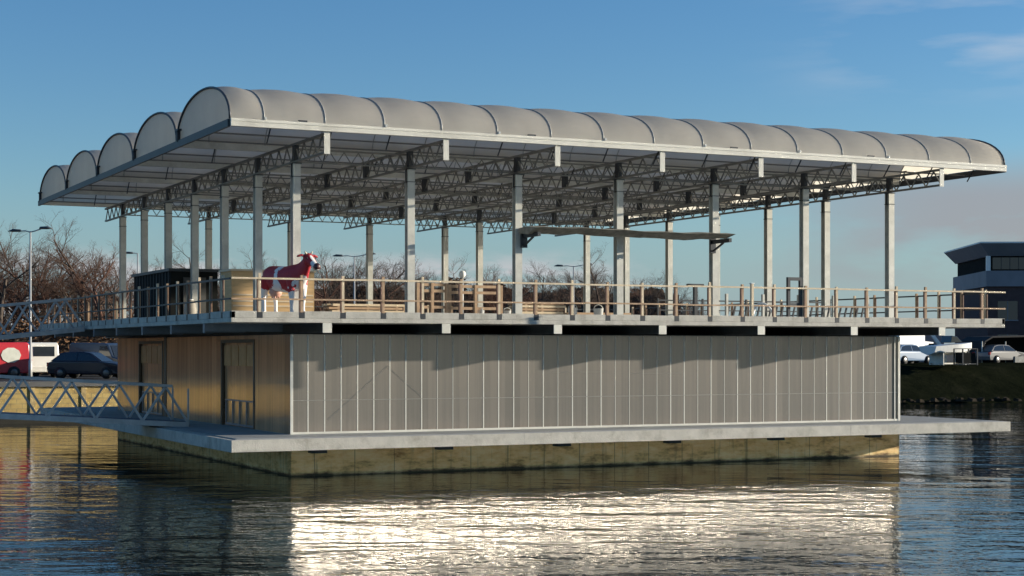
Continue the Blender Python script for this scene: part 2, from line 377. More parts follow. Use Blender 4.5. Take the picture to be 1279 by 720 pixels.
# walls
wz0, wz1 = 1.19, 4.02
pw = MB().box(hx0, hy0, wz0, hx1, hy0+.05, wz1).build('front_wall', wallfront, farm)
for nm, args in (('back_wall', (hx0, hy1-.05, wz0, hx1, hy1, wz1)), ('right_wall', (hx1-.05, hy0+.05, wz0, hx1, hy1-.05, wz1))):
    MB().box(*args).build(nm, wallfront, farm)
jm = mat('panel_joint', (.66, .64, .56), .45, 0, .1)
n = 43
jmesh = MB().box(-.017, -.003, wz0+.03, .017, 0, wz1-.02)
jo = jmesh.build('panel_joint', jm, pw); jo.location = (hx0+.5, hy0-.001, 0)
jthin = MB().box(-.009, -.003, wz0+.03, .009, 0, wz1-.02)
jt = jthin.build('panel_joint', jm, pw); jt.location = (hx0+1, hy0-.001, 0)
for i in range(3, n):
    src = jo if (random.random() < .45 or i < 9) else jt
    put(src, pw, (hx0+i*(hx1-hx0)/n, hy0-.001, 0))
put(jo, pw, (hx0+2*(hx1-hx0)/n, hy0-.001, 0))
MB().box(hx0, hy0-.02, wz0-.002, hx1, hy0-.001, wz0+.06).build('base_rail', jm, pw)
MB().box(hx0+.04, hy0-.006, 2.14, hx1, hy0-.0005, 2.155).build('mid_rail', mat('mid_rail_grey', (.26, .25, .22), .5), pw)
MB().box(hx0-.03, hy0-.03, wz0, hx0+.05, hy0-.001, wz1).build('corner_post', jm, pw)
brc = mat('faint_brace_reflection_grey', (.145, .135, .115), .5)
for xa, za, xb, zb in ((3.4, 1.6, 5.2, 3.1), (5.2, 3.1, 6.3, 2.2), (10.6, 2.9, 12.6, 2.9), (13.3, 2.85, 15.2, 2.85)):  # sloped bars are braces, level bars paint the light tubes' faint reflection
    MB().bar((xa, hy0-.0012, za), (xb, hy0-.0012, zb), .0022, .035 if za != zb else .02, up=(0, 0, 1)).build('brace_and_reflection', brc, pw)
MB().box(hx1-.22, hy0-.025, wz0, hx1-.18, hy0-.001, wz1).build('corner_post', jm, pw)
MB().box(hx1-.06, hy0-.03, wz0, hx1+.02, hy0-.001, wz1).build('corner_post', jm, pw)
# left wall with two glazed door bays
lw = MB()
segs = [(hy0+.06, 5.35), (8.95, 16.4), (20.1, hy1-.05)]
for a, c in segs: lw.box(hx0, a, wz0, hx0+.05, c, wz1)
lw.box(hx0, 5.35, 3.9, hx0+.05, 8.95, wz1); lw.box(hx0, 16.4, 3.9, hx0+.05, 20.1, wz1)
lwo = lw.build('side_wall', wallside, farm)
brownd = mat('door_frame_brown', (.13, .085, .05), .6)
alu = mat('door_aluminium', (.30, .30, .31), .4, .4)
for (y0, y1, x) in ((5.35, 8.95, hx0), (16.4, 20.1, hx0)):
    dr = MB(); dr.box(x+.08, y0+.12, wz0, x+.11, y1-.12, 3.82)
    dro = dr.build('door', wallside, farm)
    f = MB()
    f.box(x-.02, y0, wz0, x+.05, y0+.12, 3.9); f.box(x-.02, y1-.12, wz0, x+.05, y1, 3.9); f.box(x-.02, y0+.12, 3.80, x+.05, y1-.12, 3.9)
    f.build('frame', brownd, dro)
    gz = MB()
    for k in range(4): gz.box(x+.035, y0+.18+k*(y1-y0-.36)/4+.04, 3.08, x+.079, y0+.18+(k+1)*(y1-y0-.36)/4-.04, 3.72)
    gz.build('window', mat('amber_glazing', (.55, .30, .13), .25, 0, .15, 2), dro)
    lf = MB(); yy0, yy1 = y0+.25, y1-.35
    lf.box(x+.03, yy0, 1.22, x+.075, yy1, 1.28); lf.box(x+.03, yy0, 1.98, x+.075, yy1, 2.02)
    for k in range(5): lf.box(x+.031, yy0+k*(yy1-yy0-.05)/4, 1.28, x+.074, yy0+.04+k*(yy1-yy0-.05)/4, 1.98)
    lf.build('lower_grille', alu, dro)
f = MB(); f.box(hx0-.015, 15.9, wz0, hx0-.001, 16.25, wz1); f.build('side_post', brownd, lwo)

# upper deck
uz0, uz1 = 4.32, 4.44
ud = MB().box(0, 0, uz0, LX, LY, uz1).build('upper_deck', conc, farm, bevel=.01)
MB().box(.2, .35, uz1+.004, LX-.2, LY-.35, 4.58).build('deck_surface', deckm, ud)
bx = [2.70+3.547*i for i in range(7)]
by = [2.70+3.64*i for i in range(7)]
beamd = mat('deck_beam_steel', (.10, .10, .095), .6, .2, .2)
for x in bx:
    o = MB().box(x-.11, .02, 4.27, x+.11, LY-.02, 4.315).box(x-.03, .03, 4.10, x+.03, LY-.03, 4.27).box(x-.11, .02, 4.06, x+.11, LY-.02, 4.10).build('deck_beam', beamd, farm)
    MB().box(x-.13, -.012, 4.05, x+.13, .019, 4.317).build('end_plate', cream, o)
for y in by:
    MB().box(.02, y-.07, 4.10, hx0-.01, y+.07, 4.315).box(.0, y-.09, 4.06, .019, y+.09, 4.317).build('edge_bracket', mat('bracket_steel', (.2, .21, .22), .5, .3), farm)
MB().box(hx0+.02, hy0+.1, wz1+.002, hx1-.02, hy0+.16, 4.05).box(hx0+.1, hy0+.2, wz1+.002, hx0+.16, hy1-.1, 4.05).build('wall_head', darkst, farm)

# railing: posts stand in gaps between kerb blocks
px_f = [.79+1.1862*i for i in range(22)]
def railing(name, p0, dirv, outv, ts, length, lit):
    """p0 corner, dirv along the edge, outv pointing outwards"""
    rl = empty(name, (0, 0, 0)); rl.parent = farm; del_ = None
    p0 = Vector(p0); dirv = Vector(dirv); outv = Vector(outv)
    edges = [0]+list(ts)+[length]
    kb = None
    for i in range(len(edges)-1):
        a = edges[i] + (.075 if i else 0); c = edges[i+1] - (.075 if i+1 < len(edges)-1 else 0)
        m = MB(); q0 = p0+dirv*a-outv*.12; q1 = p0+dirv*c-outv*.0
        x0, x1 = sorted((q0.x, q1.x)); y0, y1 = sorted((q0.y, q1.y))
        m.box(x0, y0, uz1+.001, x1, y1, 4.62+random.uniform(-.012, .012)); m.build('kerb_block', conc, rl, bevel=.01)
    for i, t in enumerate(ts):
        c = p0+dirv*t+outv*.0
        hgt = 5.60+random.uniform(-.03, .05)
        kind = lit and (i % 3 != 1)
        s = MB()
        a = c-outv*.035
        s.box(a.x-.035, a.y-.035, 4.445, a.x+.035, a.y+.035, hgt)
        po = s.build('post', wood if i % 2 else woodpale, rl)
        s = MB(); a2 = c+dirv*-.055-outv*.03
        s.box(a2.x-.018, a2.y-.03, 4.445, a2.x+.018, a2.y+.03, 5.48); s.build('post_plate', rustp, po)
        q0 = p0+dirv*(t-.074)-outv*.11; q1 = p0+dirv*(t+.074)+outv*.004
        X0, X1 = sorted((q0.x, q1.x)); Y0, Y1 = sorted((q0.y, q1.y))
        MB().box(X0, Y0, 4.442, X1, Y1, 4.60).build('gap_shade', darkst, rl)  # black box in the kerb gap stands in for its shade
    for zz, h in ((5.50, .05), (4.95, .045)):
        m = MB(); k = 0; t = 0
        while t < length-.01:
            t2 = min(length, t+3.55)
            a = p0+dirv*t+outv*(.025); c = p0+dirv*(t2-.008)+outv*(.025)
            dz = random.uniform(-.012, .012)
            m.bar((a.x, a.y, zz+dz), (c.x, c.y, zz+dz*.3), .04, h); t = t2
        m.build('rail', (woodpale if zz > 5 else wood) if lit else darkst, rl)  # away from the lit front, shade is put into the rails' dark colour
    return rl
railing('front_railing', (0, 0, 0), (1, 0, 0), (0, -1, 0), px_f, LX, True)
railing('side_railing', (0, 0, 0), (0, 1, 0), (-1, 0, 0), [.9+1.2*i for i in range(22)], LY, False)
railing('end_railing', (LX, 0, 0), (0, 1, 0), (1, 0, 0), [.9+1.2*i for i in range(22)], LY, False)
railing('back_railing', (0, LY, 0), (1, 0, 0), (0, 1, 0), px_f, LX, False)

# columns: H sections with base and cap plates
def hcol():
    m = MB(); a, t = .115, .022
    z0, z1 = 4.60, 8.95
    m.box(-a, -a, z0, a, -a+t, z1).box(-a, a-t, z0, a, a, z1).box(-.012, -a+t, z0, .012, a-t, z1)
    return m
colp = hcol().build('column', galv, farm)
MB().box(-.2, -.2, 4.582, .2, .2, 4.602).build('base_plate', galv, colp)
MB().box(-.13, -.13, 8.55, .13, .13, 8.57).box(-.14, -.14, 8.93, .14, .14, 8.952).box(-.14, -.012, 8.57, -.115, .012, 8.93).build('cap_plate', darkst, colp)
pos = []
for x in bx: pos += [(x, by[0]), (x, by[6])]
for y in by[1:6]: pos += [(bx[0], y), (bx[6], y)]
pos += [(bx[4], by[5])]
colp.location = (pos[0][0], pos[0][1], 0)
for x, y in pos[1:]:
    c = put(colp, farm, (x, y, 0))
    for ch in kids(colp): put(ch, c)

# trusses
TZ0, TZ1 = 8.96, 9.53
def truss_mesh(L_):
    m = MB()
    m.box(-.05, 0, TZ1-.07, .05, L_, TZ1); m.box(-.045, 0, TZ0, .045, L_, TZ0+.06)
    n = 36; p = L_/n
    for i in range(n):
        y0 = i*p; ym = y0+p/2
        m.bar((0, y0+.02, TZ0+.06), (0, ym, TZ1-.07), .035, .035); m.bar((0, ym, TZ1-.07), (0, y0+p-.02, TZ0+.06), .035, .035)
    return m
tr = truss_mesh(LY-.05).build('roof_truss', trussm, farm); tr.location = (bx[0], .03, 0)
MB().box(-.085, -.03, TZ0-.02, .085, -.003, TZ1+.01).build('end_plate', cream, tr)
for y in by: MB().box(-.07, y-.03-.10, TZ0+.061, .07, y-.03+.10, TZ1-.071).build('column_head', darkst, tr)
for x in bx[1:]:
    c = put(tr, farm, (x, .03, 0))
    for ch in kids(tr): put(ch, c)
# lattice bracing across the trusses
lat = MB(); y = 0
lat.box(bx[0], -.025, 9.36, bx[6], .025, 9.41); lat.box(bx[0], -.02, TZ0+.03, bx[6], .02, TZ0+.07)
k = 0; x = bx[0]; st = 3.547/8
while x < bx[6]-.01:
    lat.bar((x, 0, TZ0+.07), (x+st/2, 0, 9.36), .025, .025); lat.bar((x+st/2, 0, 9.36), (x+st, 0, TZ0+.07), .025, .025); x += st
lo = lat.build('cross_lattice', trussm, farm); lo.location = (0, by[0]+.2, 0)
for yy in (by[2]+.2, by[3]-.2, by[5]+.2, by[6]-.2): put(lo, farm, (0, yy, 0))

# roof bays
NB = 5; BW = LY/NB; RZ = 9.74; RISE = 1.14
ribs = [.0]+[.93+1.7355*i for i in range(15)]+[LX]
ribs = sorted(set(round(r, 3) for r in ribs if r <= LX))
def arch(t):         # 0..1 across the bay -> (y, z) of the film
    a = math.pi*t
    c, s_ = math.cos(a), math.sin(a)
    return (BW/2 - (BW/2-.04)*c, RZ+RISE*(s_**.93))
NA = 22
bay = MB(); vs = []; xs = []
for i in range(len(ribs)-1):
    for k in range(6): xs.append((ribs[i]+(ribs[i+1]-ribs[i])*k/6, math.sin(math.pi*k/6)))
xs.append((LX, 0))
for x, bl in xs:
    for j in range(NA+1):
        y, zz = arch(j/NA)
        nn = Vector((0, (y-BW/2)/(BW/2), .9)).normalized()
        e = .075*bl*math.sin(math.pi*j/NA)**.6
        vs.append((x, y+nn.y*e, zz+nn.z*e))
bay.add(vs, [(i*(NA+1)+j, (i+1)*(NA+1)+j, (i+1)*(NA+1)+j+1, i*(NA+1)+j+1) for i in range(len(xs)-1) for j in range(NA)], True)
bo = bay.build('roof_bay', film, farm)
rb = MB()
for x in ribs[1:-1]:
    rb.tube([(x, arch(j/NA)[0], arch(j/NA)[1]+.012) for j in range(NA+1)],   .017, 6)
rb.build('rib', mat('rib_steel', (.33, .33, .31), .5, .3), bo)
ribd = mat('gable_rib_dark', (.06, .065, .07), .5, .2)
for x, sx in ((0, -1), (LX, 1)):
    gm = MB(); pr = [arch(j/NA) for j in range(NA+1)]
    vv = [(x, y, zz) for y, zz in pr]
    gm.add(vv, [tuple(range(len(vv)))] )
    gm.build('gable', film, bo)
    MB().tube([(x+sx*.02, y, zz+.01) for y, zz in pr], .035, 6).build('gable_rib', ribd, bo)
    MB().box(x-.05+sx*.06, BW-.36, RZ-.05, x+.05+sx*.06, BW-.30, RZ+.28).box(x-.06+sx*.06, BW-.46, RZ+.28, x+.06+sx*.06, BW-.16, RZ+.33).build('gable_bracket', darkst, bo)
pu = MB()
for yy in (BW*.33, BW*.67): pu.box(.05, yy-.02, 9.56, LX-.05, yy+.02, 9.60)
pu.build('purlin', mat('purlin_steel', (.13, .13, .13), .5, .3), bo)
for k in range(1, NB):
    c = put(bo, farm, (0, BW*k, 0))
    for ch in kids(bo): put(ch, c)
# gutters
fg = MB().box(-.02, -.07, 9.55, LX+.02, .07, RZ+.02).build('fascia_gutter', cream, farm)
jn = MB()
for i in range(1, 15, 2): jn.box(ribs[i]-.03, -.1, RZ+.02, ribs[i]+.03, -.03, RZ+.09)
jn.build('gutter_clip', mat('clip_metal', (.6, .6, .55), .4), fg)
jn = MB()
for i in (2, 6, 10, 13): jn.box(ribs[i]-.8, -.05, RZ+.02, ribs[i]-.55, .0, RZ+.07)
jn.build('junction_box', darkst, fg)
MB().box(-.02, -.085, RZ-.06, LX+.02, -.071, RZ-.02).build('gutter_lip', cream, fg)
for k in range(1, NB+1):
    MB().box(.06, BW*k-.09, 9.58, LX-.06, BW*k+.09, RZ+.02).build('valley_gutter', galv if k < NB else cream, farm)
MB().box(-.09, .02, 9.53, -.021, LY, RZ-.005).build('end_beam', darkst, farm)
MB().box(LX+.021, .02, 9.53, LX+.09, LY, RZ-.005).build('end_beam', darkst, farm)
so_ = MB().bar((0, 0, 9.60), (0, .35, 9.20), .03, .03).build('drop_strut', darkst, farm); so_.location = (ribs[1]+.2, .1, 0)
for i in range(15):
    for y in (.1, BW, 2*BW, 3*BW, 4*BW):
        if i or y > .2: put(so_, farm, (ribs[i+1]+.2, y, 0))
# underside membrane strips between the purlins
# rolled-up screen lying on brackets under the roof
aw = MB(); top = []; 
x0, x1 = 9.75, 16.85; n = 40; vs = []
for i in range(n+1):
    t = i/n; x = x0+(x1-x0)*t; zc = 7.24+.02*math.sin(t*7)+.012*math.sin(t*31); wv = .045+.035*abs(math.sin(t*9+1))+.02*random.random()
    if i > n-3: wv *= .35
    vs += [(x, 1.35, zc), (x, 1.9, zc-wv-.08), (x, 2.5, zc-.5*wv-.06), (x, 2.5, zc+.05), (x, 1.9, zc+.07)]
aw.add(vs, [(i*5+k, i*5+(k+1) % 5, (i+1)*5+(k+1) % 5, (i+1)*5+k) for i in range(n) for k in range(5)]+[(0, 1, 2, 3, 4), tuple(n*5+k for k in range(4, -1, -1))])
awt = empty('work_platform', (13, 1.9, 7.1), label='long narrow weathered platform hung between two front columns under the roof', cat='platform')
o = aw.build('boarding', mat('weathered_board', (.22, .21, .17), .8, 0, .35, 4), awt, fix=True); o.location = (-13, -1.9, -7.1)
for x in (bx[2]+.15, bx[4]-.15):
    o = MB().box(x-.05, 1.5, 7.0, x+.05, 2.58, 7.125).bar((x, 2.55, 6.75), (x, 1.9, 7.0), .05, .05).box(x-.1, 2.5, 6.7, x+.1, 2.58, 7.3).build('bracket', darkst, awt); o.location = (-13, -1.9, -7.1)

# ------------------------------------------------------------------ things on the upper deck
def world_part(name, m, mb, parent, bevel=0):
    o = mb.build(name, m, parent, bevel=bevel); o.location = -parent.location; return o
DZ = 4.584
t = empty('storage_shed', (2.8, 16.7, DZ), label='dark flat-roofed shed on the upper deck behind the side railing', cat='shed')
world_part('wall', shedm, MB().box(1.95, 14, DZ, 3.62, 19.4, 6.30), t)
world_part('roof', darkst, MB().box(1.87, 13.92, 6.30, 3.70, 19.5, 6.40), t)
s = MB(); 
for i in range(12): s.box(1.93, 14.2+i*.42, DZ+.02, 1.949, 14.26+i*.42, 6.29)
world_part('batten', mat('batten_dark', (.05, .05, .045), .8), s, t)
world_part('door', mat('shed_door', (.06, .06, .055), .6), MB().box(2.4, 13.97, DZ, 3.2, 13.999, 6.1), t)
t = empty('clad_box', (3.7, 8.6, DZ), label='tan boarded storage box on the upper deck just behind the cow statue', cat='storage box')
world_part('wall', tan, MB().box(2.36, 8, DZ, 5.1, 9.2, 6.07), t)
world_part('lid', woodpale, MB().box(2.30, 7.94, 6.07, 5.16, 9.26, 6.13), t)
s = MB()
for zz in (4.95, 5.1, 5.3): s.box(2.40, 7.975, zz, 5.06, 7.999, zz+.05)
world_part('board_joint', woodpale, s, t)
t = empty('deck_bin', (1.3, 12.5, DZ), label='small pale rounded feed bin beside a column on the upper deck', cat='bin')
world_part('body', mat('bin_grey', (.3, .27, .22), .7), MB().tube([(2.25, 12.5, DZ), (2.25, 12.5, DZ+.35), (2.25, 12.5, DZ+.55), (2.25, 12.5, DZ+.68)], [.2, .22, .18, .1], 14), t)
world_part('lid', white, MB().tube([(2.25, 12.5, DZ+.68), (2.25, 12.5, DZ+.71)], [.12, .10], 12), t)
# timber stacks
def stack(px0, px1, y, z1, label, name='timber_stack'):
    def X(px):
        p = (px-640)/2111; return (p*(45+.9*y)+7.48+.435*y)/(.9-.435*p)
    xa, xb = X(px0), X(px1)
    t = empty(name, ((xa+xb)/2, y+.5, DZ), label=label, cat='timber stack')
    zz = DZ; i = 0
    while zz < z1-.03:
        h = .11; m = MB()
        for k in range(4):
            o_ = random.uniform(-.12, .12)
            m.box(xa+o_, y+k*.26, zz+.03, xb+o_*.5, y+k*.26+.22, zz+h)
        world_part('board', wood if i % 2 else woodpale, m, t, .006)
        m = MB()
        for k in range(3):
            xx = xa+.2+(xb-xa-.5)*k/2; m.box(xx, y, zz, xx+.08, y+1, zz+.028)
        world_part('bearer', wood, m, t); zz += h; i += 1
    return t
stack(415, 505, 10, 5.12, 'low wide stack of pale boards right of the cow statue on deck')
stack(650, 706, 9, 5.18, 'short square stack of boards behind the third front column')
stack(716, 790, 14, 5.05, 'thin spread of boards behind the railing, right of the square stack')
# timber gates
def gate(px0, px1, y, label):
    def X(px):
        p = (px-640)/2111; return (p*(45+.9*y)+7.48+.435*y)/(.9-.435*p)
    xa, xb = X(px0), X(px1)
    t = empty('timber_gate', ((xa+xb)/2, y, DZ), label=label, cat='gate', group='timber gates on the upper deck')
    for x in (xa, (xa+xb)/2, xb): world_part('post', wood, MB().box(x-.05, y-.05, DZ, x+.05, y+.05, 5.72), t, .008)
    for zz in (5.62, 5.42, 4.9): world_part('rail', wood, MB().box(xa+.051, y-.025, zz, (xa+xb)/2-.051, y+.025, zz+.09).box((xa+xb)/2+.051, y-.025, zz, xb-.051, y+.025, zz+.09), t)
gate(522, 558, 6, 'tan timber gate panel right beside the second front column')
gate(562, 626, 7, 'wide tan timber gate panel left of the third front column')
for px_, dp_, s_, lb in ((600, 56, .30, 'white bucket on deck left of the third front column'), (634, 57, .26, 'smaller white bucket right beside the wide timber gate'), (716, 55, .3, 'white bucket on deck right of the square board stack'), (748, 58, .34, 'pale tub on deck in front of the back columns')):
    t = empty('bucket', at(px_, dp_, DZ), label=lb, cat='bucket')
    MB().tube([(0, 0, 0), (0, 0, s_*1.2), (0, 0, s_*1.21)], [s_*.42, s_*.52, s_*.56], 14).build('body', white, t)
    MB().tube([(s_*.52*math.cos(a), 0, s_*1.15+s_*.45*math.sin(a)) for a in [k*math.pi/8 for k in range(9)]], .012, 5).build('handle', galv, t)
t = empty('globe_lamp', (0, 0, 0), label='small white globe lamp on a short post behind the railing', cat='lamp'); 
p = at(578, 60, DZ); t.location = p
MB().tube([(0, 0, 0), (0, 0, 1.55)], .04, 8).build('post', polem, t)
MB().tube([(0, 0, 1.55), (0, 0, 1.6), (0, 0, 1.69), (0, 0, 1.78), (0, 0, 1.81)], [.05, .10, .13, .09, .02], 12).build('globe', white, t)
# black stall frame, T post, feed barrier
def bent(px, w_, y, h, label):
    p = at(px, 45+.9*y+3.5, DZ)
    t = empty('stall_frame', p, label=label, cat='frame')
    m = MB(); m.box(-w_/2, -.05, 0, -w_/2+.09, .05, h).box(w_/2-.09, -.05, 0, w_/2, .05, h).box(-w_/2+.091, -.05, h-.1, w_/2-.091, .05, h)
    m.build('frame', darkst, t); MB().box(-w_/2+.091, -.03, .4, w_/2-.091, .03, .46).build('crossbar', darkst, t)
bent(993, .55, 5, 1.27, 'small black square-topped metal frame by the sixth front column')
t = empty('t_post', at(869, 57, DZ), label='dark T-shaped post standing behind the railing left of the fifth column', cat='post')
MB().box(-.06, -.06, 0, .06, .06, 1.15).build('post', darkst, t); MB().box(-.3, -.08, 1.151, .3, .08, 1.22).build('crosspiece', darkst, t)
t = empty('feed_barrier', at(950, 58, DZ), -.0, label='low dark slatted feed barrier along the deck behind the right-hand railing', cat='barrier')
m = MB(); m.box(-1.4, -.03, .0, 4.6, .03, .1); m.box(-1.4, -.03, .48, 4.6, .03, .54)
for i in range(25): m.bar((-1.35+i*.245, 0, .1), (-1.25+i*.245, 0, .48), .05, .05)
m.build('slats', darkst, t)
for i in range(5): MB().box(-1.4+i*1.48, -.05, 0, -1.32+i*1.48, .05, .9).build('post', galv, t)
t = empty('water_hose', at(955, 56.5, DZ), label='white hose hooped over the feed barrier on the upper deck', cat='hose')
MB().tube([(-.5+.9*u, .1*math.sin(u*5), .05+.50*math.sin(math.pi*u)) for u in [i/14 for i in range(15)]], .045, 8).build('loop', white, t)
t = empty('pale_post', at(940, 50, DZ), label='slim pale upright standing behind the railing right of the fifth column', cat='post')
MB().box(-.04, -.04, 0, .04, .04, .95).build('post', woodpale, t); MB().box(-.06, -.06, .951, .06, .06, .975).build('cap', white, t)
t = empty('inner_fence', (22, 9, DZ), label='dark pipe fence across the right end of the upper deck', cat='fence')
for y in (9.0,):
    world_part('rail', darkst, MB().box(18.5, y-.02, 5.35, 26.2, y+.02, 5.40).box(18.5, y-.02, 5.0, 26.2, y+.02, 5.04), t)
    for i in range(5): world_part('post', darkst, MB().box(18.5+i*1.9, y-.03, DZ, 18.56+i*1.9, y+.03, 5.45), t)

# ------------------------------------------------------------------ the cow statue (red and white)
def cow_mat():
    m, nt, b, o = custom('cow_paint')
    tc = nt.nodes.new('ShaderNodeTexCoord'); sp = nt.nodes.new('ShaderNodeSeparateXYZ'); nt.links.new(tc.outputs['Object'], sp.inputs[0])
    no = N(nt, 'ShaderNodeTexNoise', Scale=4.0, Detail=3.0); nt.links.new(tc.outputs['Object'], no.inputs[0])
    def blob(c, r, sy=1.0):
        vm = nt.nodes.new('ShaderNodeVectorMath'); vm.operation = 'SUBTRACT'; nt.links.new(tc.outputs['Object'], vm.inputs[0]); vm.inputs[1].default_value = c
        v2 = nt.nodes.new('ShaderNodeVectorMath'); v2.operation = 'MULTIPLY'; nt.links.new(vm.outputs[0], v2.inputs[0]); v2.inputs[1].default_value = (1/r[0], 1/r[1], 1/r[2])
        le = nt.nodes.new('ShaderNodeVectorMath'); le.operation = 'LENGTH'; nt.links.new(v2.outputs[0], le.inputs[0])
        return math_(nt, 'LESS_THAN', math_(nt, 'ADD', le.outputs['Value'], math_(nt, 'MULTIPLY', math_(nt, 'SUBTRACT', no.outputs[0], .5), .9)), 1.0)
    a = blob((-.60, 0, 1.06), (.44, .6, .44)); c = blob((.34, 0, 1.05), (.42, .6, .50)); h = blob((.98, 0, 1.42), (.48, .5, .40))
    e = blob((.30, -.1, .72), (.17, .4, .16))
    nk = blob((.72, 0, 1.22), (.30, .5, .34))
    mx = math_(nt, 'MAXIMUM', math_(nt, 'MAXIMUM', math_(nt, 'MAXIMUM', a, nk), c), math_(nt, 'MAXIMUM', h, e))
    # white blaze down the face (the muzzle's front, near the centre plane)
    bl = blob((1.34, 0, 1.48), (.16, .06, .2))
    mx = math_(nt, 'MULTIPLY', mx, math_(nt, 'SUBTRACT', 1.0, bl))
    col = mixc(nt, mx, (.75, .72, .68), (.36, .014, .024))
    nt.links.new(col, b.inputs['Base Color']); b.inputs['Roughness'].default_value = .6
    return m
cowm = cow_mat()
cow = empty('cow_statue', (2.0, 1.35, DZ), label='life-size dark red and white cow statue at the front corner of the deck', cat='statue')
m = MB()
def loft(secs, n=16):
    """secs: (centre, half width y, half height z, tilt) along x"""
    o = len(m.v); vs = []
    for (cx, cy, cz), hw, hh, tilt in secs:
        for k in range(n):
            a = 2*math.pi*k/n; yy = math.cos(a)*hw; zz = math.sin(a)*hh
            vs.append((cx - math.sin(tilt)*zz, cy+yy, cz + math.cos(tilt)*zz))
    fs = [(i*n+k, i*n+(k+1) % n, (i+1)*n+(k+1) % n, (i+1)*n+k) for i in range(len(secs)-1) for k in range(n)]
    fs += [tuple(range(n-1, -1, -1)), tuple((len(secs)-1)*n+k for k in range(n))]
    m.add(vs, fs, True)
loft([((-1.02, 0, 1.12), .08, .12, 0), ((-.96, 0, 1.08), .22, .24, 0), ((-.78, 0, 1.05), .29, .32, 0), ((-.45, 0, .99), .33, .36, 0), ((0, 0, .96), .35, .37, 0),
      ((.35, 0, .98), .31, .38, 0), ((.6, 0, 1.02), .26, .36, .15), ((.78, 0, 1.13), .19, .29, .4), ((.92, 0, 1.28), .13, .22, .7), ((1.04, 0, 1.42), .11, .17, .8), ((1.12, 0, 1.5), .10, .12, .8)])
loft([((.95, 0, 1.47), .09, .10, 0), ((1.04, 0, 1.49), .15, .18, .1), ((1.18, 0, 1.46), .145, .18, .2), ((1.31, 0, 1.38), .12, .15, .3), ((1.43, 0, 1.30), .10, .12, .3), ((1.52, 0, 1.25), .105, .105, .3), ((1.56, 0, 1.23), .07, .07, .3)], 14)
for sy in (-1, 1):
    y = sy*.19
    m.tube([(-.80, y*.9, 1.02), (-.84, y, .78), (-.95, y, .52), (-.90, y, .30), (-.90, y, .10), (-.86, y, .02)], [.20, .15, .075, .055, .055, .065], 12)
    m.tube([(.52, y*.85, .95), (.52, y, .66), (.54, y, .42), (.53, y, .22), (.53, y, .09), (.56, y, .02)], [.17, .11, .07, .05, .05, .062], 12)
    m.tube([(1.06, sy*.09, 1.57), (1.04, sy*.19, 1.59), (1.03, sy*.30, 1.56), (1.03, sy*.36, 1.52)], [.035, .065, .055, .01], 10, flat=.6)
body = m.build('body', cowm, cow)
rm = body.modifiers.new('merge', 'REMESH'); rm.mode = 'VOXEL'; rm.voxel_size = .022; rm.use_smooth_shade = True
smo = body.modifiers.new('smooth', 'SMOOTH'); smo.factor = .6; smo.iterations = 4
MB().tube([(-1.03, 0, 1.20), (-1.10, 0, 1.12), (-1.12, 0, .8), (-1.10, 0, .55), (-1.10, 0, .38)], [.035, .03, .02, .045, .01], 8).build('tail', cowm, cow)
pink = mat('udder_pink', (.62, .33, .24), .5)
u = MB().tube([(-.62, 0, .78), (-.60, 0, .62), (-.58, 0, .52), (-.58, 0, .46)], [.15, .19, .15, .04], 14)
for dx in (-.07, .07):
    for dy in (-.07, .07): u.tube([(-.59+dx, dy, .52), (-.59+dx, dy, .40)], [.025, .018], 8)
u.build('udder', pink, cow)
for sy in (-1, 1):
    MB().tube([(1.10, sy*.07, 1.62), (1.09, sy*.11, 1.67), (1.11, sy*.12, 1.70)], [.03, .022, .008], 8).build('horn', mat('horn_bone', (.55, .48, .35), .5), cow)
    MB().tube([(1.22, sy*.135, 1.50), (1.235, sy*.148, 1.50)], [.024, .015], 10).build('eye', black, cow)
MB().tube([(1.49, 0, 1.265), (1.57, 0, 1.235), (1.595, 0, 1.23)], [.108, .088, .035], 12).build('muzzle', mat('muzzle_dark', (.06, .02, .02), .4), cow)
for ch in kids(cow): pass
cow.scale = (1.0, 1.0, 1.0); cow.rotation_euler = (0, 0, R(-76))

# ------------------------------------------------------------------ footbridges
bsteel = mat('bridge_steel', (.46, .46, .45), .5, .35, .2, 3)
def footbridge(x0, z0, x1, z1, y0, y1, h, npan, label, endrail=False):
    t = empty('footbridge', (x1, (y0+y1)/2, z1), label=label, cat='footbridge', group='truss footbridges')
    f = lambda u, y, dz: (x0+(x1-x0)*u, y, z0+(z1-z0)*u+dz)
    world_part('walkway', mat('walkway_blue_grey', (.10, .12, .15), .6, .1), MB().bar(f(0, (y0+y1)/2, .04), f(1, (y0+y1)/2, .04), (y1-y0)-.1, .08), t)
    for y in (y0, y1):
        m = MB(); m.bar(f(0, y, 0), f(1, y, 0), .09, .16); m.bar(f(0, y, h), f(1-.35/npan, y, h), .09, .09)
        for i in range(npan):
            a, c, e = i/npan, (i+.5)/npan, (i+1)/npan
            m.bar(f(a, y, .05), f(c, y, h-.03), .065, .065); m.bar(f(c, y, h-.03), f(e, y, .05), .065, .065)
        if endrail: m.bar(f(1, y, h-.05), f(1, y, 0), .05, .05)
        world_part('side_truss', bsteel, m, t)
    m = MB()
    for i in range(npan+1):
        m.bar(f(i/npan, y0+.05, -.05), f(i/npan, y1-.05, -.05), .06, .08)
    world_part('cross_beam', bsteel, m, t)
    return t
footbridge(-16.2, 2.35, 1.0, 1.24, 8.1, 10.0, 1.18, 12, 'lower grey steel truss footbridge landing on the lower deck', True)
footbridge(-16.2, 2.6, -.1, 4.33, 18.4, 20.3, 1.15, 12, 'upper grey steel truss footbridge sloping down from the upper deck')

